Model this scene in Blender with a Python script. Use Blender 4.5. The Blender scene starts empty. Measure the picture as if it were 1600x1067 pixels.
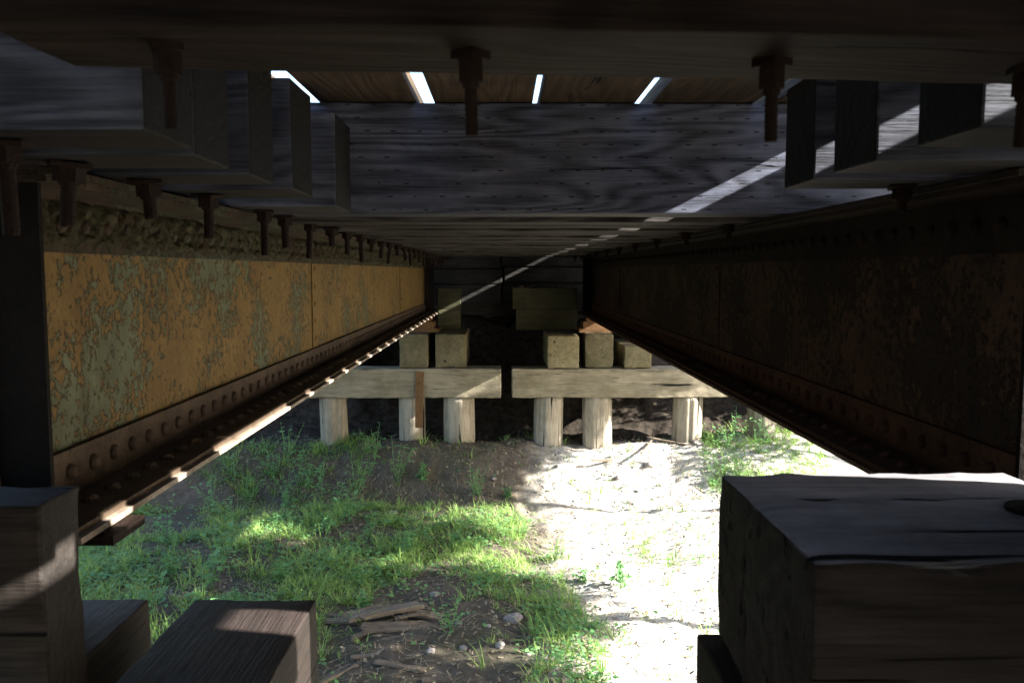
import bpy, bmesh, math, random
import numpy as np
from mathutils import Vector, Matrix, noise

random.seed(7); rng=np.random.default_rng(7)
scene=bpy.context.scene
col=scene.collection
XC=0.065

# ---------------------------------------------------------------- materials
class NT:
    def __init__(s,name):
        s.m=bpy.data.materials.new(name); s.m.use_nodes=True
        s.t=s.m.node_tree; s.t.nodes.clear()
        s.out=s.n('ShaderNodeOutputMaterial'); s.b=s.n('ShaderNodeBsdfPrincipled')
        s.l(s.b.outputs[0],s.out.inputs[0])
    def n(s,k,**kw):
        x=s.t.nodes.new(k)
        for a,b in kw.items(): setattr(x,a,b)
        return x
    def l(s,a,b): s.t.links.new(a,b)
    def coords(s,rand=True):
        tc=s.n('ShaderNodeTexCoord'); o=tc.outputs['Object']
        if rand:
            oi=s.n('ShaderNodeObjectInfo'); mu=s.n('ShaderNodeMath',operation='MULTIPLY'); mu.inputs[1].default_value=53.0
            s.l(oi.outputs['Random'],mu.inputs[0])
            va=s.n('ShaderNodeVectorMath',operation='ADD'); s.l(o,va.inputs[0]); s.l(mu.outputs[0],va.inputs[1]); o=va.outputs[0]
        return o
    def scaled(s,o,sc):
        v=s.n('ShaderNodeVectorMath',operation='MULTIPLY'); s.l(o,v.inputs[0]); v.inputs[1].default_value=sc; return v.outputs[0]
    def noise(s,v,scale,detail=5,rough=.6,dist=0):
        x=s.n('ShaderNodeTexNoise'); s.l(v,x.inputs['Vector']); x.inputs['Scale'].default_value=scale
        x.inputs['Detail'].default_value=detail; x.inputs['Roughness'].default_value=rough; x.inputs['Distortion'].default_value=dist
        return x.outputs['Fac']
    def ramp(s,f,stops):
        r=s.n('ShaderNodeValToRGB'); s.l(f,r.inputs[0]); e=r.color_ramp.elements
        while len(e)<len(stops): e.new(.5)
        for i,(p,c) in enumerate(stops):
            e[i].position=p; e[i].color=(c,c,c,1) if not hasattr(c,'__len__') else (*c,1)
        return r.outputs[0]
    def math(s,op,a,b=None,c=None):
        m=s.n('ShaderNodeMath',operation=op)
        for i,v in enumerate((a,b,c)):
            if v is None: continue
            if isinstance(v,(int,float)): m.inputs[i].default_value=v
            else: s.l(v,m.inputs[i])
        return m.outputs[0]
    def mix(s,f,a,b,mode='MIX'):
        m=s.n('ShaderNodeMix',data_type='RGBA',blend_type=mode)
        for i,v in ((0,f),(6,a),(7,b)):
            if isinstance(v,(int,float)): m.inputs[i].default_value=v
            elif isinstance(v,tuple): m.inputs[i].default_value=(*v,1)
            else: s.l(v,m.inputs[i])
        return m.outputs[2]
    def bump(s,h,strength=.5,dist=.01):
        b=s.n('ShaderNodeBump'); b.inputs['Strength'].default_value=strength; b.inputs['Distance'].default_value=dist
        s.l(h,b.inputs['Height']); s.l(b.outputs[0],s.b.inputs['Normal'])
    def fin(s,c,rough=.85,spec=.3):
        if isinstance(c,tuple): s.b.inputs['Base Color'].default_value=(*c,1)
        else: s.l(c,s.b.inputs['Base Color'])
        if isinstance(rough,(int,float)): s.b.inputs['Roughness'].default_value=rough
        else: s.l(rough,s.b.inputs['Roughness'])
        s.b.inputs['Specular IOR Level'].default_value=spec
        return s.m

def wood(name,axis,dark,light,stain=(.03,.025,.02),stain_amt=.5,incised=False,rough=.75,ring=.22,crk=.30,top=None,end_shade=.0,spec=.15,under=.0):
    s=NT(name); o=s.coords()
    tc=s.n('ShaderNodeTexCoord'); sp=s.n('ShaderNodeSeparateXYZ'); s.l(tc.outputs['Object'],sp.inputs[0])
    spn=s.n('ShaderNodeSeparateXYZ'); s.l(tc.outputs['Normal'],spn.inputs[0])
    def sc(a,c): return tuple(a if i==axis else c for i in range(3))
    low=s.noise(s.scaled(o,sc(.5,3.6)),1.0,2.5,.5,.2)
    rings=s.math('SINE',s.math('MULTIPLY',low,120.0))
    rings=s.math('MULTIPLY_ADD',rings,.5,.5)
    fib=s.noise(s.scaled(o,sc(5,160)),1.0,4,.7)
    mid=s.noise(s.scaled(o,sc(2.5,30)),1.0,4,.6,.6)
    cr=s.noise(s.scaled(o,sc(1.1,26)),1.0,3,.55,.4)
    crack=s.ramp(cr,[(crk,0.0),(crk+.03,1.0)])
    blot=s.noise(o,3.2,6,.65)
    g=s.math('ADD',s.math('MULTIPLY',rings,ring),s.math('MULTIPLY',fib,.55))
    g=s.math('ADD',g,s.math('MULTIPLY',mid,.45))
    g=s.ramp(g,[(.34,0.0),(.80,1.0)])
    c=s.mix(g,dark,light)
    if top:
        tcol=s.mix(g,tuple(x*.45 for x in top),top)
        c=s.mix(s.ramp(spn.outputs[2],[(.5,0.0),(.9,1.0)]),c,tcol)  # up-facing sides lightened: sky light painted into the colour
    bl=s.ramp(blot,[(.38,1.0),(.62,0.0)])
    bl=s.math('MULTIPLY',bl,stain_amt)
    c=s.mix(bl,c,stain)
    c=s.mix(crack,(.006,.005,.005),c)
    if end_shade:
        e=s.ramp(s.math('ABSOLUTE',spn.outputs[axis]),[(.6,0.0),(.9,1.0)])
        c=s.mix(s.math('MULTIPLY',e,end_shade),c,(.006,.005,.004))  # end faces blackened: their shade is painted into the colour
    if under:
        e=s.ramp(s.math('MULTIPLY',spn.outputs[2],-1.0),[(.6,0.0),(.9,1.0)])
        c=s.mix(s.math('MULTIPLY',e,under),c,(.010,.007,.004))  # down-facing sides darkened, shade put into the wood colour
    oi=s.n('ShaderNodeObjectInfo'); v=s.math('MULTIPLY_ADD',oi.outputs['Random'],.5,.75)
    hs=s.n('ShaderNodeHueSaturation'); s.l(v,hs.inputs['Value']); s.l(c,hs.inputs['Color']); c=hs.outputs[0]
    h=s.math('ADD',s.math('MULTIPLY',rings,ring),s.math('MULTIPLY',fib,.8))
    h=s.math('ADD',h,s.math('MULTIPLY',mid,.6))
    h=s.math('ADD',h,s.math('MULTIPLY',crack,1.6))
    if incised:
        row=s.math('DIVIDE',s.math('ADD',sp.outputs[2],sp.outputs[1]),.042)
        rf=s.math('FLOOR',row); u=s.math('ADD',s.math('DIVIDE',sp.outputs[0],.085),s.math('MULTIPLY',rf,.37))
        a=s.math('LESS_THAN',s.math('FRACT',u),.2); b=s.math('LESS_THAN',s.math('FRACT',row),.1)
        k=s.math('MULTIPLY',a,b); wear=s.math('GREATER_THAN',blot,.47); k=s.math('MULTIPLY',k,wear)
        c=s.mix(s.math('MULTIPLY',k,.85),c,(.006,.006,.006))
        h=s.math('SUBTRACT',h,s.math('MULTIPLY',k,1.0))
    s.bump(h,.8,.006)
    return s.fin(c,rough,spec)

W_TIE=wood('weathered_tie_wood',0,(.012,.013,.019),(.160,.172,.228),(.010,.010,.012),.42,True,.6,.24,.28,end_shade=.8,under=.75)
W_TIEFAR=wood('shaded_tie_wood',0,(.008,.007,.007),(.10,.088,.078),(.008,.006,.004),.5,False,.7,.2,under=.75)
W_STUB=wood('weathered_stub_wood',0,(.010,.011,.014),(.140,.148,.185),(.008,.008,.009),.5,False,.6,.2,end_shade=.95,under=.85)
W_BEAM=wood('dark_beam_wood',0,(.005,.004,.003),(.034,.024,.019),(.006,.004,.002),.5,False,.7,spec=.08)
W_PLANK=wood('brown_plank_wood',1,(.020,.014,.008),(.078,.054,.032),(.014,.010,.006),.5)
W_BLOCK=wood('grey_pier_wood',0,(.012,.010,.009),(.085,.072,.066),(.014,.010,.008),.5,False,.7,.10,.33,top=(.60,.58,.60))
W_BLOCKD=wood('dark_post_wood',0,(.008,.007,.006),(.075,.060,.050),(.008,.006,.004),.4,False,.7,.10,top=(.14,.135,.145),end_shade=.5)
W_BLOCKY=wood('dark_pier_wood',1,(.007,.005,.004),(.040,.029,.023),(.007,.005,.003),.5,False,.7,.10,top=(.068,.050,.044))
W_CAP=wood('tan_cap_wood',0,(.105,.088,.062),(.30,.26,.18),(.075,.060,.034),.5,ring=.08)
W_CORB=wood('tan_corbel_wood',1,(.080,.068,.038),(.24,.20,.115),(.055,.048,.022),.55,ring=.08)
W_SEAT=wood('olive_seat_wood',0,(.035,.034,.018),(.115,.110,.062),(.022,.021,.011),.5,ring=.08)
W_PILE=wood('pale_pile_wood',2,(.18,.15,.11),(.47,.41,.315),(.13,.105,.07),.45,ring=.08,crk=.34)
W_WALL=wood('grey_wall_wood',0,(.014,.013,.012),(.075,.070,.064),(.010,.008,.006),.5,ring=.08)
W_BARK=wood('bark',2,(.04,.03,.02),(.14,.11,.08))

def steel(name,rust1,rust2,paint,thr,crust,ygrad=None,spec=.2):
    s=NT(name); o=s.coords(rand=False)
    n1=s.noise(o,7,8,.7); n2=s.noise(o,60,5,.7); n3=s.noise(o,9,6,.65)
    c=s.mix(s.ramp(n1,[(.35,0.0),(.68,1.0)]),rust1,rust2)
    c=s.mix(s.math('MULTIPLY',s.ramp(n2,[(.45,0.0),(.75,1.0)]),.5),c,tuple(x*.35 for x in rust1))
    big=s.noise(o,2.8,4,.6); chip=s.noise(s.scaled(o,(1,1,.85)),42,8,.70,.2)
    m=s.math('ADD',s.math('MULTIPLY',big,.65),s.math('MULTIPLY',chip,.8))
    if ygrad:
        sp=s.n('ShaderNodeSeparateXYZ'); s.l(o,sp.inputs[0])
        m=s.math('SUBTRACT',m,s.math('MULTIPLY',sp.outputs[1],ygrad))
    mask=s.ramp(m,[(thr-.006,0.0),(thr+.006,1.0)])
    edge=s.math('SUBTRACT',1.0,s.math('MULTIPLY',s.math('ABSOLUTE',s.math('SUBTRACT',m,thr-.012)),34.0))
    edge=s.math('MAXIMUM',edge,0.0)
    pc=s.mix(s.ramp(n3,[(.35,0.0),(.7,1.0)]),paint,tuple(x*.6 for x in paint))
    c=s.mix(mask,c,pc); c=s.mix(s.math('MULTIPLY',edge,.95),c,(.006,.005,.003))
    streak=s.noise(s.scaled(o,(1,14,1.2)),1,4,.6)
    c=s.mix(s.math('MULTIPLY',s.ramp(streak,[(.5,0.0),(.72,1.0)]),.3),c,tuple(x*.4 for x in rust1))
    h=s.math('ADD',s.math('MULTIPLY',mask,1.0),s.math('MULTIPLY',n2,crust))
    s.bump(h,.9,.005)
    return s.fin(c,.75,spec)
S_LEFT=steel('peeling_rust_steel',(.135,.080,.024),(.190,.120,.038),(.120,.128,.070),.760,.4,.012)
S_RIGHT=steel('dark_rust_steel',(.060,.036,.024),(.12,.064,.038),(.045,.032,.024),.76,.5)
S_FL=steel('crusty_flange_steel',(.055,.036,.022),(.12,.08,.05),(.08,.07,.045),.92,1.3)
S_EDGE=steel('sunlit_cover_steel',(.15,.11,.075),(.36,.30,.24),(.08,.07,.045),1.2,.8)  # paler colour stands for sun glare along the left cover plate
S_TOPL=steel('lichen_flange_steel',(.030,.019,.011),(.06,.038,.02),(.05,.052,.028),.75,1.5)
S_FR=steel('dark_flange_steel',(.060,.030,.019),(.11,.058,.034),(.04,.03,.02),.92,1.3)
S_FRT=steel('black_flange_steel',(.018,.012,.009),(.036,.022,.015),(.02,.018,.015),.92,1.0)
S_DARK=steel('grimy_black_steel',(.006,.005,.004),(.014,.010,.008),(.012,.012,.010),.9,1.0,spec=.08)
S_BOLT=steel('rusty_bolt_steel',(.009,.006,.005),(.027,.015,.010),(.02,.015,.012),1.2,1.5,spec=.12)
S_SHOE=steel('orange_shoe_steel',(.10,.052,.022),(.17,.09,.038),(.12,.10,.06),1.2,1.2)
def crust_mat():
    s=NT('olive_lichen_crust'); o=s.coords(rand=False); n=s.noise(o,45,6,.7); n2=s.noise(o,6,4,.6)
    c=s.mix(s.ramp(n,[(.35,0.0),(.7,1.0)]),(.012,.010,.006),(.080,.078,.040)); c=s.mix(s.math('MULTIPLY',s.ramp(n2,[(.35,0.0),(.65,1.0)]),.7),c,(.03,.018,.010))
    s.bump(n,1.0,.008); return s.fin(c,.95,.1)
M_CRUST=crust_mat()

def ground_mat():
    s=NT('creek_soil'); 
    tc=s.n('ShaderNodeTexCoord'); o=tc.outputs['Object']
    n1=s.noise(o,1.3,6,.65); n2=s.noise(o,14,8,.7); n3=s.noise(o,90,4,.7)
    c=s.mix(s.ramp(n2,[(.3,0.0),(.7,1.0)]),(.050,.041,.033),(.155,.127,.10))
    c=s.mix(s.math('MULTIPLY',s.ramp(n1,[(.4,0.0),(.6,1.0)]),.5),c,(.07,.068,.038))
    c=s.mix(s.math('MULTIPLY',s.ramp(n3,[(.5,0.0),(.7,1.0)]),.5),c,(.05,.04,.03))
    sp=s.n('ShaderNodeSeparateXYZ'); s.l(o,sp.inputs[0])
    px=s.math('ADD',sp.outputs[0],s.math('MULTIPLY',n1,1.2))
    mr=s.n('ShaderNodeMapRange'); s.l(px,mr.inputs[0]); mr.inputs[1].default_value=.75; mr.inputs[2].default_value=1.35
    sunlit_soil=s.mix(s.ramp(n2,[(.32,0.0),(.58,1.0)]),(.33,.295,.235),(.60,.56,.49))
    sunlit_soil=s.mix(s.math('MULTIPLY',s.ramp(n1,[(.52,0.0),(.66,1.0)]),.4),sunlit_soil,(.24,.20,.15))
    c=s.mix(s.math('MULTIPLY',mr.outputs[0],.94),c,sunlit_soil)  # dry soil on the right painted paler to stand for sunlight
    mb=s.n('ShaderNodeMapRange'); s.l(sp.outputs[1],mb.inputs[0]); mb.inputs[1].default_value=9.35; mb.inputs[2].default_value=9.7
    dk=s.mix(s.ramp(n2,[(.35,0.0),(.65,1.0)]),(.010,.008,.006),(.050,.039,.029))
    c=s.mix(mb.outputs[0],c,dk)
    h=s.math('ADD',n2,s.math('MULTIPLY',n3,.5))
    s.bump(h,.65,.03)
    return s.fin(c,.95,.1)
M_GROUND=ground_mat()

def leaf_mat(name,c1,c2,scale=3.0,trans=.35):
    s=NT(name)
    tc=s.n('ShaderNodeTexCoord'); n=s.noise(tc.outputs['Object'],scale,4,.7)
    n2=s.noise(tc.outputs['Object'],scale*14,2,.7)
    f=s.ramp(s.math('ADD',s.math('MULTIPLY',n,.5),s.math('MULTIPLY',n2,.5)),[(.38,0.0),(.62,1.0)])
    c=s.mix(f,c1,c2)
    s.fin(c,.55,.3)
    if trans:
        tr=s.n('ShaderNodeBsdfTranslucent'); s.l(c,tr.inputs[0])
        mx=s.n('ShaderNodeMixShader'); mx.inputs[0].default_value=trans
        s.l(s.b.outputs[0],mx.inputs[1]); s.l(tr.outputs[0],mx.inputs[2]); s.l(mx.outputs[0],s.out.inputs[0])
    return s.m
M_GRASS=leaf_mat('grass_blades',(.105,.215,.045),(.33,.47,.12),2.6)
M_WEED=leaf_mat('weed_leaves',(.08,.21,.07),(.20,.37,.13),9)
M_CROWN=leaf_mat('tree_leaves',(.035,.07,.02),(.08,.12,.035),4,0)
M_STRAW=leaf_mat('dry_straw',(.13,.10,.06),(.32,.26,.17),9,0)
def rock_mat():
    s=NT('pale_rock'); o=s.coords(); n=s.noise(o,12,8,.7); s.bump(n,.8,.02)
    return s.fin(s.mix(n,(.13,.11,.10),(.34,.30,.27)),.9)
M_ROCK=rock_mat()
def brick_mat():
    s=NT('reddish_ballast'); o=s.coords(); n=s.noise(o,25,5,.7); s.bump(n,.8,.02)
    return s.fin(s.mix(n,(.10,.055,.045),(.24,.15,.12)),.9)
M_BAL=brick_mat()

# ---------------------------------------------------------------- helpers
def addobj(name,mesh,mat,parent=None,label=None,cat=None,group=None,kind=None,loc=None):
    ob=bpy.data.objects.new(name,mesh); col.objects.link(ob)
    if mat and mesh and not mesh.materials: mesh.materials.append(mat)
    if loc is not None: ob.location=loc
    if parent:
        ob.parent=parent
        ob.matrix_parent_inverse=Matrix.Identity(4)
        if loc is not None: ob.location=Vector(loc)-parent.location
    if label: ob['label']=label
    if cat: ob['category']=cat
    if group: ob['group']=group
    if kind: ob['kind']=kind
    return ob

def timber_mesh(name,dx,dy,dz,bev=.008,amp=.004,step=.12,seed=None,warp=.6,wear=0):
    if seed is None: seed=random.uniform(0,500)
    bm=bmesh.new(); bmesh.ops.create_cube(bm,size=1)
    bmesh.ops.scale(bm,vec=(dx,dy,dz),verts=bm.verts)
    bmesh.ops.bevel(bm,geom=list(bm.edges),offset=bev,segments=2,profile=.6,affect='EDGES')
    for ax,L in ((0,dx),(1,dy),(2,dz)):
        n=min(60,int(L/step))
        for i in range(1,n+1):
            p=[0,0,0]; p[ax]=-L/2+L*i/(n+1); no=[0,0,0]; no[ax]=1
            bmesh.ops.bisect_plane(bm,geom=list(bm.verts)+list(bm.edges)+list(bm.faces),plane_co=p,plane_no=no)
    o=Vector((seed,seed*.7,0)); hd=(dx/2,dy/2,dz/2)
    for v in bm.verts:
        n1=noise.noise_vector(v.co*2.0+o); n2=noise.noise_vector(v.co*22+o)
        if wear:   # chipped, rounded edges
            near=sorted(hd[i]-abs(v.co[i]) for i in range(3))
            if near[1]<.022:
                k=wear*max(0,noise.noise(v.co*13+o)+.25)*(1-near[1]/.022)
                v.co-=Vector([math.copysign(1,v.co[i]) if hd[i]-abs(v.co[i])<.022 else 0 for i in range(3)])*k
        v.co+=n1*amp*warp+n2*amp*.7
    me=bpy.data.meshes.new(name); bm.to_mesh(me); bm.free()
    return me

def timber(name,x0,x1,y0,y1,z0,z1,mat,bev=.008,amp=.004,rot=(0,0,0),step=.12,wear=0,**kw):
    me=timber_mesh(name,x1-x0,y1-y0,z1-z0,bev,amp,step,wear=wear)
    ob=addobj(name,me,mat,loc=((x0+x1)/2,(y0+y1)/2,(z0+z1)/2),**kw)
    ob.rotation_euler=rot
    return ob

class MB:
    def __init__(s): s.v=[]; s.f=[]
    def box(s,x0,x1,y0,y1,z0,z1):
        b=len(s.v)
        s.v+=[(x,y,z) for z in (z0,z1) for y in (y0,y1) for x in (x0,x1)]
        s.f+=[tuple(b+i for i in q) for q in ((0,2,3,1),(4,5,7,6),(0,1,5,4),(2,6,7,3),(0,4,6,2),(1,3,7,5))]
    def dome(s,c,n,r,h=None,seg=10):
        h=h or r*.7; n=Vector(n).normalized(); t=n.orthogonal().normalized(); u=n.cross(t); c=Vector(c)
        b=len(s.v); rings=[(1.0,0.0),(.9,.45),(.6,.82)]
        for rr,hh in rings:
            for i in range(seg):
                a=2*math.pi*i/seg
                s.v.append(tuple(c+t*math.cos(a)*r*rr+u*math.sin(a)*r*rr+n*h*hh))
        s.v.append(tuple(c+n*h)); top=len(s.v)-1
        for k in range(2):
            for i in range(seg):
                j=(i+1)%seg; s.f.append((b+k*seg+i,b+k*seg+j,b+(k+1)*seg+j,b+(k+1)*seg+i))
        for i in range(seg): s.f.append((b+2*seg+i,b+2*seg+(i+1)%seg,top))
    def cyl(s,c0,c1,r0,r1,seg=12,cap=True):
        c0=Vector(c0);c1=Vector(c1);n=(c1-c0).normalized();t=n.orthogonal().normalized();u=n.cross(t);b=len(s.v)
        for c,r in((c0,r0),(c1,r1)):
            for i in range(seg):
                a=2*math.pi*i/seg; s.v.append(tuple(c+t*math.cos(a)*r+u*math.sin(a)*r))
        for i in range(seg):
            j=(i+1)%seg; s.f.append((b+i,b+j,b+seg+j,b+seg+i))
        if cap: s.f.append(tuple(b+i for i in range(seg))[::-1]); s.f.append(tuple(b+seg+i for i in range(seg)))
    def mesh(s,name,smooth=False):
        me=bpy.data.meshes.new(name); me.from_pydata(s.v,[],s.f); me.update()
        if smooth: me.shade_smooth()
        return me

# ---------------------------------------------------------------- ground
def sm(a,b,x):
    t=min(1,max(0,(x-a)/(b-a))); return t*t*(3-2*t)
def gz(x,y):
    z=-2.38
    w=.25*noise.noise(Vector((x*.6,3.3,0)))
    z+=.42*sm(8.35+w,9.25+w,y)
    z+=1.5*sm(9.75,11.6,y)
    z+=1.0*sm(12,17,y)
    z+=1.8*(1-sm(-7,-2,y))
    z+=.10*noise.noise(Vector((x*.5,y*.5,1)))+.05*noise.noise(Vector((x*1.7,y*1.7,5)))
    z+=.022*noise.noise(Vector((x*6,y*6,9)))+.012*noise.noise(Vector((x*15,y*15,2)))
    z-=.05*math.exp(-((y-8.3-w)/.15)**2)
    if 7.9<y<12:
        q=sm(9.5,9.9,y)
        z+=(.03+.04*q)*noise.noise(Vector((x*3.5,y*4,3)))+(.015+.025*q)*noise.noise(Vector((x*8,y*8,31)))+.018*q*noise.noise(Vector((x*19,y*19,11)))
    return z
def axis(lo,hi,step,far):
    a=list(np.arange(lo,hi+1e-6,step)); s=step; 
    while a[-1]<far: s*=1.35; a.append(a[-1]+s)
    s=step
    while a[0]>-far: s*=1.35; a.insert(0,a[0]-s)
    return a
xs=axis(-4.5,4.5,.04,420); ys=axis(4,11.6,.04,420)
vs=[(x,y,gz(x,y)) for y in ys for x in xs]; nx=len(xs)
fs=[(j*nx+i,j*nx+i+1,(j+1)*nx+i+1,(j+1)*nx+i) for j in range(len(ys)-1) for i in range(nx-1)]
me=bpy.data.meshes.new('ground'); me.from_pydata(vs,[],fs); me.shade_smooth()
addobj('ground',me,M_GROUND,kind='structure',label='bare creek-bed soil with scattered grass, dry side lightened as if sunlit')

# ---------------------------------------------------------------- girders
def girder(wx,Y0,Y1,mw,mf,mt,label,crust=False,mc=None):
    root=addobj('plate_girder',None,None,label=label,cat='bridge girder',group='riveted steel girders under the bridge deck',loc=(wx,Y0,-.49))
    w=MB(); w.box(wx-.006,wx+.006,Y0,Y1,-.482,.158)
    def P(name,mb,mat,smooth=False):
        me=mb.mesh(name,smooth); me.transform(Matrix.Translation((-wx,-Y0,.49)))
        o=addobj(name,me,mat,parent=root); o.location=(0,0,0); return o
    P('web',w,mw)
    t=MB()
    for s in(-1,1):
        a,b=sorted((wx+s*.0065,wx+s*.020)); t.box(a,b,Y0+.002,Y1-.002,.040,.160)
        a,b=sorted((wx+s*.0065,wx+s*.135)); t.box(a,b,Y0+.002,Y1-.002,.1602,.173)
        y=Y0+.06
        while y<Y1-.03:
            t.dome((wx+s*.0195,y,.098),(s,0,0),.019,.016); y+=.098
    t.box(wx-.15,wx+.15,Y0,Y1,.1735,.186)
    P('top_flange',t,mt)
    t=MB()
    for s in(-1,1):
        a,b=sorted((wx+s*.0065,wx+s*.020)); t.box(a,b,Y0+.002,Y1-.002,-.478,-.380)
        a,b=sorted((wx+s*.0065,wx+s*.155)); t.box(a,b,Y0+.002,Y1-.002,-.4905,-.4782)
        y=Y0+.06
        while y<Y1-.03:
            t.dome((wx+s*.0195,y,-.428),(s,0,0),.019,.016)
            t.dome((wx+s*.085,y+.049,-.4785),(0,0,1),.019,.016); y+=.098
    P('bottom_flange',t,mf)
    t=MB(); t.box(wx-.17,wx+.17,Y0,Y1,-.503,-.491)
    P('cover_plate',t,mc or mf)
    if crust:
        t=MB(); s=crust; ny=int((Y1-Y0-.1)/.0125); nz=12
        for i in range(ny+1):
            y=Y0+.05+i*.0125; ph=(y-Y0-.06)/.098
            sc=abs(math.sin(math.pi*ph)); amp=.5+1.2*abs(noise.noise(Vector((y*2.3,9,0))))
            zb=.046+.026*(1-sc)*amp-.014*noise.noise(Vector((y*4,0,0)))-.020*noise.noise(Vector((y*19,3,0)))
            zb=max(zb,.030); zt=.152+.006*noise.noise(Vector((y*9,7,0)))
            for k in range(nz+1):
                z=zb+(zt-zb)*k/nz
                dy=(ph-round(ph))*.098; dr=math.hypot(dy,z-.098)
                out=.004+.012*max(0,noise.noise(Vector((y*26,z*26,1))))+.011*noise.noise(Vector((y*75,z*75,4)))
                out+=.014*amp*math.exp(-((dr-.034)/.010)**2)
                if dr<.022: out=-.002+.010*max(0,noise.noise(Vector((y*11,2,5))))
                if k in(0,nz): out=-.001
                t.v.append((wx+s*(.0202+out),y,z))
        for i in range(ny):
            for k in range(nz):
                a=i*(nz+1)+k; t.f.append((a,a+1,a+nz+2,a+nz+1))
        P('lichen_crust',t,M_CRUST,True)
    if Y1>5:
      for y in (4.12,7.6):
        t=MB(); 
        for s in(-1,1):
            a,b=sorted((wx+s*.0065,wx+s*.013)); t.box(a,b,y-.04,y+.04,-.375,.036)
            z=-.33
            while z<.02: t.dome((wx+s*.0125,y,z),(s,0,0),.013); z+=.085
        P('splice_strip',t,mw)
    for y in (Y0+.02,Y1-.18,Y1-.02):
        t=MB()
        for s in(-1,1):
            a,b=sorted((wx+s*.0205,wx+s*.112)); t.box(a,b,y-.006,y+.006,-.477,.159)
            a,b=sorted((wx+s*.0205,wx+s*.032)); t.box(a,b,y+.007,y+.06,-.477,.159)
        P('stiffener',t,S_DARK)
    if Y1>5:
        t=MB(); 
        for k,(hw,z0,z1) in enumerate(((.20,-.70,-.655),(.15,-.6545,-.58),(.11,-.5795,-.504))):
            t.box(wx-hw,wx+hw,9.52+.03*k,9.95-.03*k,z0,z1)
        P('bearing_shoe',t,S_SHOE)
girder(-.95,1.50,10.05,S_LEFT,S_FL,S_TOPL,'rust-orange riveted steel plate girder with peeling green paint',1,S_EDGE)
girder(1.08,1.50,10.05,S_RIGHT,S_FR,S_FRT,'dark brown riveted steel plate girder with grimy web')
girder(-.95,-5,1.19,S_RIGHT,S_FR,S_FRT,'dark riveted steel girder of the adjoining span')
girder(1.08,-5,1.30,S_RIGHT,S_FR,S_FRT,'dark riveted steel girder of the adjoining span')

# ---------------------------------------------------------------- bolts
def bolt_mesh(L,q=1.0,ws=1.0):
    m=MB(); m.box(-.030*q*ws,.030*q*ws,-.030*q*ws,.030*q*ws,-.009,-.001)
    m.cyl((0,0,-.009),(0,0,-.034),.024*q,.024*q,6); m.cyl((0,0,-.034),(0,0,-.040),.016*q,.015*q,10)
    z=-.038
    while z>-L:
        m.cyl((0,0,z),(0,0,z-.006),.0125*q,.0105*q,10); z-=.006
    return m.mesh('hook_bolt')
BM=[bolt_mesh(.105,1.1,.95),bolt_mesh(.135,1.0,.95),bolt_mesh(.080,1.15,1.0),bolt_mesh(.092,.62,.85),bolt_mesh(.06,.9)]
for b in BM: b.materials.append(S_BOLT)
def bolt(parent,x,y,z,i=0,tilt=0.):
    o=addobj('hook_bolt',BM[i],None,parent=parent,loc=(x,y,z))
    o.rotation_euler=(tilt,random.uniform(-.08,.08),random.uniform(0,1.5))
    return o

# ---------------------------------------------------------------- ties
TG='timber ties carried across the girders'
ZB,ZT=.190,.548
y=2.75;i=0
while y<10.4:
    lo=random.uniform(-.008,.008)
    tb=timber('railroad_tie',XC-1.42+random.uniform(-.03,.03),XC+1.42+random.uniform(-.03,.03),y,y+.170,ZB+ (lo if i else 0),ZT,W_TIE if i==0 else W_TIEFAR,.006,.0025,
        label=('broad weathered grey timber tie with incised rows' if i==0 else 'weathered dark timber tie resting on the steel girders'),cat='railroad tie',group=TG)
    bolt(tb,-.742,y+.09,ZB,i%3,random.uniform(-.15,.15))
    if i%2: bolt(tb,.875,y+.09,ZB,4)
    y+=.378+random.uniform(-.012,.012); i+=1
y=-.0
while y>-5:
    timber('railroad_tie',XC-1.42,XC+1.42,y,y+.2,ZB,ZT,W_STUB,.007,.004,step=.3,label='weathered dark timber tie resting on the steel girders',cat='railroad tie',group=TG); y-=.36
for j,(a,b,dz) in enumerate(((1.17,1.352,.004),(1.36,1.53,-.004),(1.67,1.84,0),(2.01,2.22,.004),(2.48,2.725,0))):
    tb=timber('tie_stub',-1.5,-.50+random.uniform(-.006,.006),a,b,ZB+dz,.44+.006*j,W_STUB,.005,.003,label='short weathered timber tie end sitting on rusty girder',cat='railroad tie',group='short tie ends flanking the open deck bay')
    bolt(tb,-.742,(a+b)/2,ZB+dz,(1,0,2,0,1)[j],random.uniform(-.1,.1))
for j,(a,b) in enumerate(((1.11,1.28),(1.44,1.62),(1.735,1.912))):
    tb=timber('tie_stub',.64+random.uniform(-.006,.006),1.62,a,b,ZB,.412,W_STUB,.005,.003,label='short dark timber tie end crossed by a sun stripe',cat='railroad tie',group='short tie ends flanking the open deck bay')
    if j==2: bolt(tb,.875,(a+b)/2,ZB,4)
nb=timber('cross_beam',-.525,.655,.85,1.05,.240,.535,W_BEAM,.006,.004,label='heavy dark timber cross beam with hanging bolts',cat='timber beam')
nb.rotation_euler=(0,.014,0)
for j,x in enumerate((-.365,-.034,.305,.60)): bolt(nb,x,.93+.01*j,.242,3)

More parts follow.
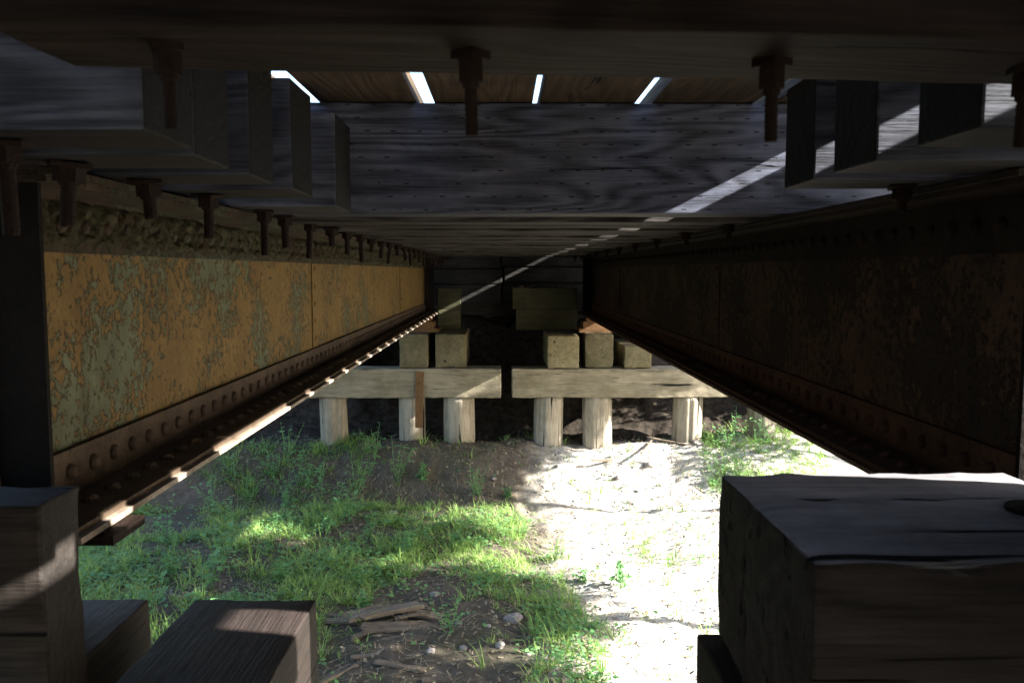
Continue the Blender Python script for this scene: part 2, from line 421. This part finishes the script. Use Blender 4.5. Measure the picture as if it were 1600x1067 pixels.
# ---------------------------------------------------------------- deck planks
PL=[(-1.95,-1.66),(-1.64,-1.32),(-1.305,-1.02),(-1.00,-.71),(-.60,-.282),(-.225,.098),(.122,.435),(.490,.825),(.89,1.245),(1.435,1.70),(1.715,1.98)]
for k,(a,b) in enumerate(PL):
    cuts=[-5.2,-1.0+random.uniform(-.3,.3),6.2+random.uniform(-.3,.3),11.35] if k in(4,5,6,7) else [-5.2,1.95+random.uniform(-.1,.1),6.2+random.uniform(-.3,.3),11.35]
    for c0,c1 in zip(cuts[:-1],cuts[1:]):
        timber('deck_plank',a,b,c0,c1-.006,.551,.604,W_PLANK,.004,.0015,step=.2,label='rough brown deck plank laid lengthwise over the ties',cat='plank',group='lengthwise deck planks')

# ---------------------------------------------------------------- far pile bent
for (x,r) in ((-1.95,.155),(-1.05,.15),(-.51,.178),(.52,.167),(1.09,.168),(2.13,.172),(3.0,.16)):
    bm=bmesh.new(); seg=48; rings=18; z0=-2.35; z1=-1.425; L=z1-z0
    vv=[]; so=random.uniform(0,99); splits=[random.uniform(3.4,6.0) for _ in range(3)]
    for k in range(rings+1):
        z=z0+L*k/rings; row=[]
        for i in range(seg):
            a=2*math.pi*i/seg
            rr=r*(1+.05*noise.noise(Vector((math.cos(a)*2,math.sin(a)*2,z*1.5+so)))+.025*noise.noise(Vector((math.cos(a)*9,math.sin(a)*9,so))))
            for sp_ in splits:
                d=abs((a-sp_-.1*noise.noise(Vector((0,z*3,so)))+math.pi)%(2*math.pi)-math.pi)
                if d<.07: rr-=.014
            row.append(bm.verts.new((math.cos(a)*rr,math.sin(a)*rr,z-z0-L/2)))
        vv.append(row)
    for k in range(rings):
        for i in range(seg): bm.faces.new((vv[k][i],vv[k][(i+1)%seg],vv[k+1][(i+1)%seg],vv[k+1][i]))
    bm.faces.new(vv[-1]); bm.faces.new(vv[0][::-1])
    me=bpy.data.meshes.new('timber_pile'); bm.to_mesh(me); bm.free(); me.shade_smooth()
    o=addobj('timber_pile',me,W_PILE,loc=(x,9.45,(z0+z1)/2),label='pale round timber pile standing in bank soil',cat='timber pile',group='round piles under the cap beams')
    o.rotation_euler=(0,random.uniform(-.03,.03),0)
CG='squared cap beams on the pile row'
timber('cap_beam',-2.5,-.022,9.26,9.60,-1.425,-1.09,W_CAP,.01,.005,wear=.015,step=.06,label='tan squared timber cap with rusty strap beside it',cat='timber beam',group=CG)
timber('cap_beam',.098,3.3,9.27,9.61,-1.425,-1.095,W_CAP,.01,.005,wear=.015,step=.06,label='tan squared timber cap on round piles',cat='timber beam',group=CG)
for (a,b,zt) in ((-1.17,-.85,-.705),(-.77,-.42,-.705),(.50,.86,-.72),(.93,1.25,-.704),(1.37,1.68,-.84)):
    timber('corbel_block',a,b,9.30+random.uniform(-.03,.03),10.35,-1.088,zt,W_CORB,.01,.005,wear=.015,step=.06,label='tan squared corbel timber lying on the cap beam',cat='timber block',group='corbel timbers on the cap beams')
t=MB(); t.box(-.045,.045,-.004,.004,-.31,.31); t.dome((0,-.004,.2),(0,-1,0),.015); t.dome((0,-.004,.05),(0,-1,0),.015); t.box(-.05,.05,-.012,-.0045,.28,.33)
o=addobj('steel_strap',t.mesh('steel_strap'),S_SHOE,loc=(-.945,9.24,-1.45),label='rusty vertical steel strap nailed to cap and pile',cat='steel strap'); o.rotation_euler=(0,.02,0)

SG='stacked seat timbers at the abutment'
timber('seat_timber',-.80,-.52,10.12,10.5,-.46,-.205,W_SEAT,label='short upright seat timber beside girder end',cat='timber block',group=SG)
timber('seat_timber',-.80,-.53,10.12,10.5,-.72,-.465,W_SEAT,label='short upright seat timber beside girder end',cat='timber block',group=SG)
timber('seat_timber',.115,.92,10.2,10.6,-.46,-.20,W_SEAT,label='squared seat timber stacked under the back wall',cat='timber block',group=SG)
timber('seat_timber',.16,.92,10.24,10.6,-.72,-.463,W_SEAT,label='squared seat timber stacked under the back wall',cat='timber block',group=SG)
for (z0,z1) in ((-.435,-.17),(-.165,.04),(.045,.29),(.295,.545)):
    j=random.uniform(-.03,.03)
    timber('wall_timber',-2.3,-.035+j,11.02+j*.3,11.25,z0,z1-.004,W_WALL,.014,.006,label='grey squared timber stacked in abutment back wall',cat='timber beam',group='stacked back wall timbers')
    timber('wall_timber',-.010+j,2.4,11.05+j*.3,11.28,z0+.02,z1+.014 if z1<.5 else z1,W_WALL,.014,.006,label='grey squared timber stacked in abutment back wall',cat='timber beam',group='stacked back wall timbers')
timber('wall_timber',-2.3,2.4,11.30,11.5,-1.0,.54,W_BLOCKD,.01,.006,step=.3,label='dark backing timber behind the abutment wall',cat='timber beam',group='stacked back wall timbers')
for (z0,z1) in ((-1.3,-.92),(-.915,-.56),(-.555,-.20),(-.195,.16),(.165,.54)):  # unseen side stacks added to stop sun reaching the bank
    for xa in (1.75,-1.95):
        timber('wall_timber',xa,xa+.2,9.75,10.99,z0,z1,W_BLOCKD,.012,.005,step=.2,label='dark squared timber added unseen to keep sun off the bank',cat='timber beam',group='stacked timbers added to block the sun')

# ---------------------------------------------------------------- near pier
PG='loose squared timbers on the pier'
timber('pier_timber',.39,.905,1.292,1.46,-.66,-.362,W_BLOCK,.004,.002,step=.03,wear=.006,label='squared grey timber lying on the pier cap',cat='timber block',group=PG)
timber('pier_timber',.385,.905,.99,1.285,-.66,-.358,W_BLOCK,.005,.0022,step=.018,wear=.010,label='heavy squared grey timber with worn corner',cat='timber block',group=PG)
m=MB(); m.cyl((0,0,0),(0,0,.006),.045,.045,20); m.cyl((0,0,.006),(0,0,.022),.02,.018,6)
addobj('bolt_head',m.mesh('bolt_head'),S_BOLT,loc=(.80,1.20,-.357),label='rusty bolt head with round washer on timber',cat='bolt')
timber('pier_timber',-1.3,-.722,1.27,1.39,-1.05,-.362,W_BLOCKD,.005,.002,step=.03,wear=.006,label='dark squared timber standing on pier sill',cat='timber block',group=PG)
timber('pier_sill',-.715,-.43,.2,1.86,-1.05,-.752,W_BLOCKY,.005,.002,step=.04,wear=.005,label='dark brown timber sill running toward the creek bed',cat='timber beam',group='pier sills')
timber('pier_sill',-1.2,-.815,1.40,1.86,-1.05,-.750,W_BLOCKY,.005,.002,step=.04,wear=.005,label='dark brown timber sill beside the girder end',cat='timber beam',group='pier sills')
timber('pier_sill',.355,1.3,.2,1.47,-.95,-.664,W_BLOCKY,.006,.003,label='dark timber sill under the squared block',cat='timber beam',group='pier sills')
timber('cap_beam',-1.8,1.9,.9,1.25,-1.39,-1.055,W_BLOCKD,.012,.004,label='dark timber cap beam carrying the pier sills',cat='timber beam')
for x in (-1.2,-.4,.5,1.3):
    m=MB(); m.cyl((0,0,-.6),(0,0,.6),.17,.155,20)
    addobj('timber_pile',m.mesh('timber_pile',False),W_PILE,loc=(x,1.07,-1.995),label='round timber pile under the pier cap',cat='timber pile',group='pier piles')
timber('bearing_block',-1.22,-.96,1.48,1.78,-.747,-.538,W_BLOCKD,label='squared bearing block under girder end',cat='timber block',group='bearing blocks')
timber('bearing_block',.96,1.25,1.5,1.80,-.95,-.506,W_BLOCKD,label='squared bearing block under girder end',cat='timber block',group='bearing blocks')
m=MB(); m.box(-1.16,-.75,1.56,1.70,-.525,-.506)
addobj('bearing_plate',m.mesh('bearing_plate'),S_BOLT,label='flat rusty steel bearing plate under girder end',cat='steel plate')

# ---------------------------------------------------------------- grass
def dens(x,y):
    n=noise.noise(Vector((x*1.1,y*1.1,20)))+.7*noise.noise(Vector((x*3.1,y*3.1,4)))
    edge=.30+.22*math.sin(y*1.3)+.25*noise.noise(Vector((x*2,y*2,50)))
    if x<edge: d=1.0; base=.70
    else: d=.07; base=.5
    if y<5.75:
        if x>-1.2: d=.10 if x<.15 else (.75 if x<.62 else .10)
    if y>8.2: d=(.6 if x<-1.5 else .06) if y<9.4 else .03
    if x>2.2 and 8.4<y<10.5: d=.9
    if y>9.7: d*=.2
    return max(0,d*(base+1.5*n))
V=[];F=[]
def blade(x,y,z,h,w,az,lean,bow):
    dx,dy=math.cos(az),math.sin(az); px,py=-dy*w,dx*w; b=len(V)
    l1=h*.5*lean; l2=h*(lean+bow)
    V.extend(((x-px,y-py,z),(x+px,y+py,z),(x+dx*l1+px*.75,y+dy*l1+py*.75,z+h*.55),(x+dx*l1-px*.75,y+dy*l1-py*.75,z+h*.55),(x+dx*l2,y+dy*l2,z+h*(1-.35*bow))))
    F.append((b,b+1,b+2,b+3)); F.append((b+3,b+2,b+4))
for _ in range(28000):
    x=random.uniform(-4.2,3.6); y=random.uniform(4.3,10.0)
    if random.random()>dens(x,y): continue
    if abs(x-.1)/y>.56: continue
    big=random.random()
    H=random.uniform(.025,.07) if big<.88 else random.uniform(.09,.16)
    nbl=random.randint(3,8) if big<.88 else random.randint(8,14)
    for k in range(nbl):
        a=random.uniform(0,6.283); r=random.uniform(0,.04)
        xx=x+math.cos(a)*r; yy=y+math.sin(a)*r
        blade(xx,yy,gz(xx,yy)-.006,H*random.uniform(.6,1.3),random.uniform(.0018,.0045),a+random.uniform(-.6,.6),random.uniform(.1,1.2),random.uniform(0,.9))
me=bpy.data.meshes.new('grass'); me.from_pydata(V,[],F)
addobj('grass',me,M_GRASS,kind='stuff',label='green creek-bed grass in uneven tufts',cat='grass')
V=[];F=[]
for _ in range(13000):
    x=random.uniform(-4,2.6); y=random.uniform(4.5,9.5)
    if random.random()>dens(x,y)+(.05 if x<.4 else .01): continue
    if noise.noise(Vector((x*1.4,y*1.4,77)))<-.1: continue
    for k in range(3):
        xx=x+random.gauss(0,.025); yy=y+random.gauss(0,.025); z=gz(xx,yy)+random.uniform(.015,.07); L=random.uniform(.010,.026); az=random.uniform(0,6.28)
        f=Vector((math.cos(az),math.sin(az),random.uniform(-.4,.4))).normalized()*L; sd=Vector((-math.sin(az),math.cos(az),random.uniform(-.3,.3)))*L*.6; c=Vector((xx,yy,z)); b=len(V)
        V.extend((tuple(c-f),tuple(c-f*.1+sd),tuple(c+f*.7+sd*.6),tuple(c+f*.7-sd*.6),tuple(c-f*.1-sd))); F.append((b,b+1,b+2,b+3,b+4))
me=bpy.data.meshes.new('clover'); me.from_pydata(V,[],F)
addobj('clover',me,M_WEED,kind='stuff',label='low small-leaved clover between grass tufts',cat='clover')
V=[];F=[]
for _ in range(14000):
    x=random.uniform(-3,3.4); y=random.uniform(4.3,9.8)
    L=random.uniform(.02,.10); a=random.uniform(0,6.283); w=random.uniform(.0012,.004)
    if random.random()<.3: L*=.35; w*=4
    z=gz(x,y)+.006; dx,dy=math.cos(a)*L,math.sin(a)*L; px,py=-math.sin(a)*w,math.cos(a)*w; b=len(V)
    z2=gz(x+dx,y+dy)+random.uniform(.004,.022)
    V.extend(((x-px,y-py,z),(x+px,y+py,z+.002),(x+dx+px*.6,y+dy+py*.6,z2),(x+dx-px*.6,y+dy-py*.6,z2))); F.append((b,b+1,b+2,b+3))
me=bpy.data.meshes.new('straw_litter'); me.from_pydata(V,[],F)
addobj('straw_litter',me,M_STRAW,kind='stuff',label='dry straw and dead leaf litter on soil',cat='litter')

def weed_mesh(h,n,leaf):
    m=MB()
    for s in range(n):
        a=random.uniform(0,6.283); ln=random.uniform(.1,.6); hh=h*random.uniform(.6,1.1)
        p0=Vector((random.uniform(-.02,.02),random.uniform(-.02,.02),0)); d=Vector((math.cos(a)*ln,math.sin(a)*ln,1)).normalized()
        p1=p0+d*hh; m.cyl(p0,p1,.003,.0015,4,False)
        k=.25
        while k<=1.0:
            c=p0+d*hh*k; az=random.uniform(0,6.283); L=leaf*random.uniform(.6,1.3); W=L*.28
            f=Vector((math.cos(az),math.sin(az),random.uniform(-.3,.6))).normalized(); sd=f.cross(Vector((0,0,1))).normalized()
            up=Vector((0,0,1)); b=len(m.v)
            m.v+= [tuple(c),tuple(c+f*L*.35+sd*W),tuple(c+f*L*.4-up*W*.25),tuple(c+f*L*.35-sd*W),tuple(c+f*L*.75+sd*W*.7),tuple(c+f*L*.75-up*W*.4),tuple(c+f*L*.75-sd*W*.7),tuple(c+f*L-up*L*.2)]
            m.f+=[(b,b+1,b+2),(b,b+2,b+3),(b+1,b+4,b+5,b+2),(b+2,b+5,b+6,b+3),(b+4,b+7,b+5),(b+5,b+7,b+6)]
            k+=random.uniform(.08,.16)
    return m.mesh('weed')
WM=[weed_mesh(.28,5,.055),weed_mesh(.18,7,.05),weed_mesh(.40,5,.06),weed_mesh(.14,7,.045)]
for w_ in WM: w_.materials.append(M_WEED)
wp=[(-1.55,8.6,2),(-1.9,8.5,2),(-2.1,8.7,0),(-2.3,8.6,2),(-2.5,8.9,0),(-2.7,8.5,2),(-1.7,8.3,0),(-2.2,8.3,1),(-1.45,7.6,0),(-1.6,7.3,1),(-3.0,7.2,2),(-2.8,6.9,0),(-2.6,6.3,1),(-2.2,6.0,0),
    (-2.4,9.1,2),(-1.42,9.0,2),(-1.5,9.1,0),(-2.2,8.75,2),(-2.9,8.8,2),
    (-.3,8.5,2),(-.25,8.45,0),(-.85,8.7,1),(-1.15,8.75,2),(.05,8.5,3),(.9,6.1,1),(.62,6.25,3),(-.35,5.2,0),(-.4,7.0,3),(-1.1,6.2,1),(-1.9,5.6,1),(-.8,6.8,1),(2.5,9.1,0),(2.8,8.9,2),(3.0,9.2,0),(2.65,9.3,2),
    (-2.0,6.8,1),(-2.6,7.7,0),(-2.9,8.1,2),(-1.0,5.7,3),(-2.4,5.5,0),(-1.5,6.7,3),(-1.2,7.2,1),(-2.1,7.5,1),(-1.7,6.2,1),(-2.3,6.6,0),(-1.8,5.2,0)]
for x,y,k in wp:
    o=addobj('broadleaf_weed',WM[k],None,loc=(x,y,gz(x,y)-.01),label=('tall leafy green weed on dirt bank' if k in(0,2) else 'low leafy green weed among the grass'),cat='weed',group='weeds on the creek bed')
    o.rotation_euler=(0,0,random.uniform(0,6.28)); s=random.uniform(.8,1.3); o.scale=(s,s,s)

def rock(x,y,r,mat=M_ROCK,name='rock',label='pale rounded stone lying on the soil',z=None,grp='stones on the creek bed'):
    bm=bmesh.new(); bmesh.ops.create_icosphere(bm,subdivisions=3,radius=r); so=random.uniform(0,99)
    for v in bm.verts:
        v.co*=1+.35*noise.noise(v.co/r*.9+Vector((so,0,0)))+.12*noise.noise(v.co/r*3+Vector((so,0,0))); v.co.z*=.62
    me=bpy.data.meshes.new(name); bm.to_mesh(me); bm.free()
    o=addobj(name,me,mat,loc=(x,y,(gz(x,y) if z is None else z)+r*.25),label=label,cat='stone',group=grp); o.rotation_euler=(0,0,random.uniform(0,6))
for x,y,r in ((.07,5.45,.06),(-1.07,7.9,.045),(-.02,4.95,.03),(.3,5.15,.035),(-.25,5.0,.025),(1.6,8.9,.05),(1.25,8.8,.035),(1.75,9.6,.09),(-.1,8.7,.03),(.6,8.9,.03),(-.5,5.9,.035),(2.2,9.2,.06),(-.1,5.25,.02),(.15,4.85,.02),(-.45,4.95,.03),(-.3,5.35,.022)):
    rock(x,y,r)
for k in range(22):
    rock(random.uniform(.15,.85),random.uniform(10.25,10.5),random.uniform(.015,.028),M_BAL,'ballast_stone','small reddish ballast stone on the seat timber',z=-.20,grp='reddish ballast stones')

W_BRK=wood('broken_board_wood',0,(.075,.058,.042),(.27,.22,.16),(.06,.045,.032),.5,ring=.1,crk=.35)
def shard(x,y,L,W,T,rz,ry=0,dz=0):
    me=timber_mesh('broken_board',L,W,T,.002,.008,.03)
    q0,q1=random.uniform(-1,1),random.uniform(-1,1)
    for v in me.vertices:
        t=abs(v.co.x)/(L/2); q=q0 if v.co.x<0 else q1
        if t>.55: v.co.x*=1-.35*(t-.55)*(1+q*v.co.y/(W/2))*random.uniform(.6,1.5)
    o=addobj('broken_board',me,W_BRK,loc=(x,y,gz(x,y)+T/2+dz),label='splintered rotten broken board on the dirt',cat='broken board',group='broken boards on the ground'); o.rotation_euler=(random.uniform(-.15,.15),ry,rz)
for (x,y,L,W,T,rz,ry,dz) in ((-.80,5.48,.55,.14,.028,.32,-.06,.035),(-.72,5.30,.50,.10,.022,.10,.03,.005),(-.98,5.60,.36,.09,.02,.6,0,.015),(-.55,5.52,.32,.11,.022,-.2,.10,.02),(-.62,4.78,.38,.06,.015,-.35,0,0),(-.35,4.62,.28,.05,.015,.1,0,0),
    (-1.0,4.72,.33,.07,.018,.9,0,0),(-.88,5.38,.24,.05,.012,1.0,.1,.06),(-.60,5.40,.28,.045,.012,.55,.05,.05),(-1.08,5.42,.28,.07,.015,-.1,0,.005),(-.68,5.62,.22,.06,.012,.2,.05,.03),(-.92,5.22,.20,.05,.012,.7,0,.01),(-.45,5.30,.18,.05,.012,-.5,0,.005),(-.78,5.56,.40,.05,.015,.40,-.04,.065),(-1.15,5.55,.20,.06,.012,-.4,0,0),(-.85,4.95,.22,.05,.012,.2,0,0)):
    shard(x,y,L,W,T,rz,ry,dz)
shard(1.15,9.0,.5,.025,.02,.5,.1,.02); shard(1.6,9.1,.45,.02,.018,1.1,-.2,.04); shard(1.9,9.25,.6,.022,.02,-.4,.12,.03)

# ---------------------------------------------------------------- trees beside the bridge
def tree(x,y,cz,rx,ry,rz,n,label,sg=.13,name='tree',cat='tree'):
    g=gz(x,y); root=addobj(name,None,None,loc=(x,y,g),label=label,cat=cat,group='trees beside the bridge')
    H=cz-g
    m=MB(); pts=[Vector((0,0,-.2)),Vector((.04,.03,H*.3)),Vector((-.03,.05,H*.7)),Vector((0,0,H))]
    rr=[.055,.045,.035,.02]
    for i in range(3): m.cyl(pts[i],pts[i+1],rr[i],rr[i+1],12,False)
    for k in range(12):
        a=random.uniform(0,6.283); z=H+random.uniform(-.5,.3)*rz; e=Vector((math.cos(a)*rx*.7,math.sin(a)*ry*.7,z+random.uniform(.0,.3)*rz))
        m.cyl((0,0,z-.1),e,.02,.006,6,False)
    o=addobj('trunk',m.mesh('trunk',True),W_BARK,parent=root); o.location=(0,0,0)
    c=MB(); c0=Vector((0,0,H)); cl=[]
    for k in range(60):
        while True:
            p=Vector([random.uniform(-1,1) for _ in range(3)])
            if .2<p.length<1: break
        cl.append(Vector((p.x*rx,p.y*ry,p.z*rz)))
    for k in range(n):
        q=random.choice(cl); p=c0+q+Vector([random.gauss(0,sg) for _ in range(3)])
        L=random.uniform(.05,.09); a=Vector([random.gauss(0,1) for _ in range(3)]).normalized(); bb=a.orthogonal().normalized()*L*.4; a*=L; b=len(c.v)
        c.v+=[tuple(p-a),tuple(p+bb),tuple(p+a),tuple(p-bb)]; c.f.append((b,b+1,b+2,b+3))
    o=addobj('crown',c.mesh('crown'),M_CROWN,parent=root); o.location=(0,0,0)
tree(5.75,1.7,1.15,.8,1.75,.72,12000,'unseen leafy tree added to shade the ground behind the camera')
tree(5.85,4.5,1.20,.8,1.75,.72,12000,'unseen leafy tree added to shade the ground behind the camera')
tree(5.75,7.4,1.28,.75,1.6,.70,12000,'leafy green tree with airy crown beside bridge')
tree(5.7,-1.6,1.0,.9,1.8,1.0,11000,'unseen leafy tree added to shade the ground behind the camera')  # added out of view to cut the light behind the camera
tree(4.4,10.55,-.35,.75,.80,1.3,9000,'dense leafy shrub growing on the creek bank',name='shade_bush',cat='shade_bush')  # unseen shrub added as a sun blocker for the far bank
tree(5.2,8.6,-.75,.40,.55,.25,200,'sparse leafy sapling growing on the creek bank',sg=.1,name='sapling',cat='sapling')

# ---------------------------------------------------------------- light, sky, camera
D=Vector((-1,.19,-.507)).normalized()
sd=bpy.data.lights.new('sun','SUN'); sd.energy=38; sd.angle=math.radians(.5); sd.color=(1,.97,.92)
so=bpy.data.objects.new('sun',sd); col.objects.link(so); so.rotation_euler=D.to_track_quat('-Z','Y').to_euler(); so.location=(8,-2,6)
w=bpy.data.worlds.new('World'); scene.world=w; w.use_nodes=True; nt=w.node_tree
bg=nt.nodes['Background']; sk=nt.nodes.new('ShaderNodeTexSky'); sk.sky_type='NISHITA'; sk.sun_disc=False
sk.sun_elevation=math.asin(-D.z); sk.sun_rotation=math.radians(100); sk.air_density=1.0; sk.dust_density=1.5
nt.links.new(sk.outputs[0],bg.inputs[0]); bg.inputs[1].default_value=.65

cd=bpy.data.cameras.new('camera'); cam=bpy.data.objects.new('camera',cd); col.objects.link(cam); scene.camera=cam
cd.sensor_width=36; cd.lens=29.05; cd.clip_start=.05; cd.clip_end=2000
cam.location=(0,0,0); cam.rotation_euler=(math.radians(90-4.83),0,math.radians(-.62))
cd.dof.use_dof=True; cd.dof.focus_distance=5.0; cd.dof.aperture_fstop=9
scene.view_settings.view_transform='Standard'; scene.view_settings.look='None'; scene.view_settings.exposure=0
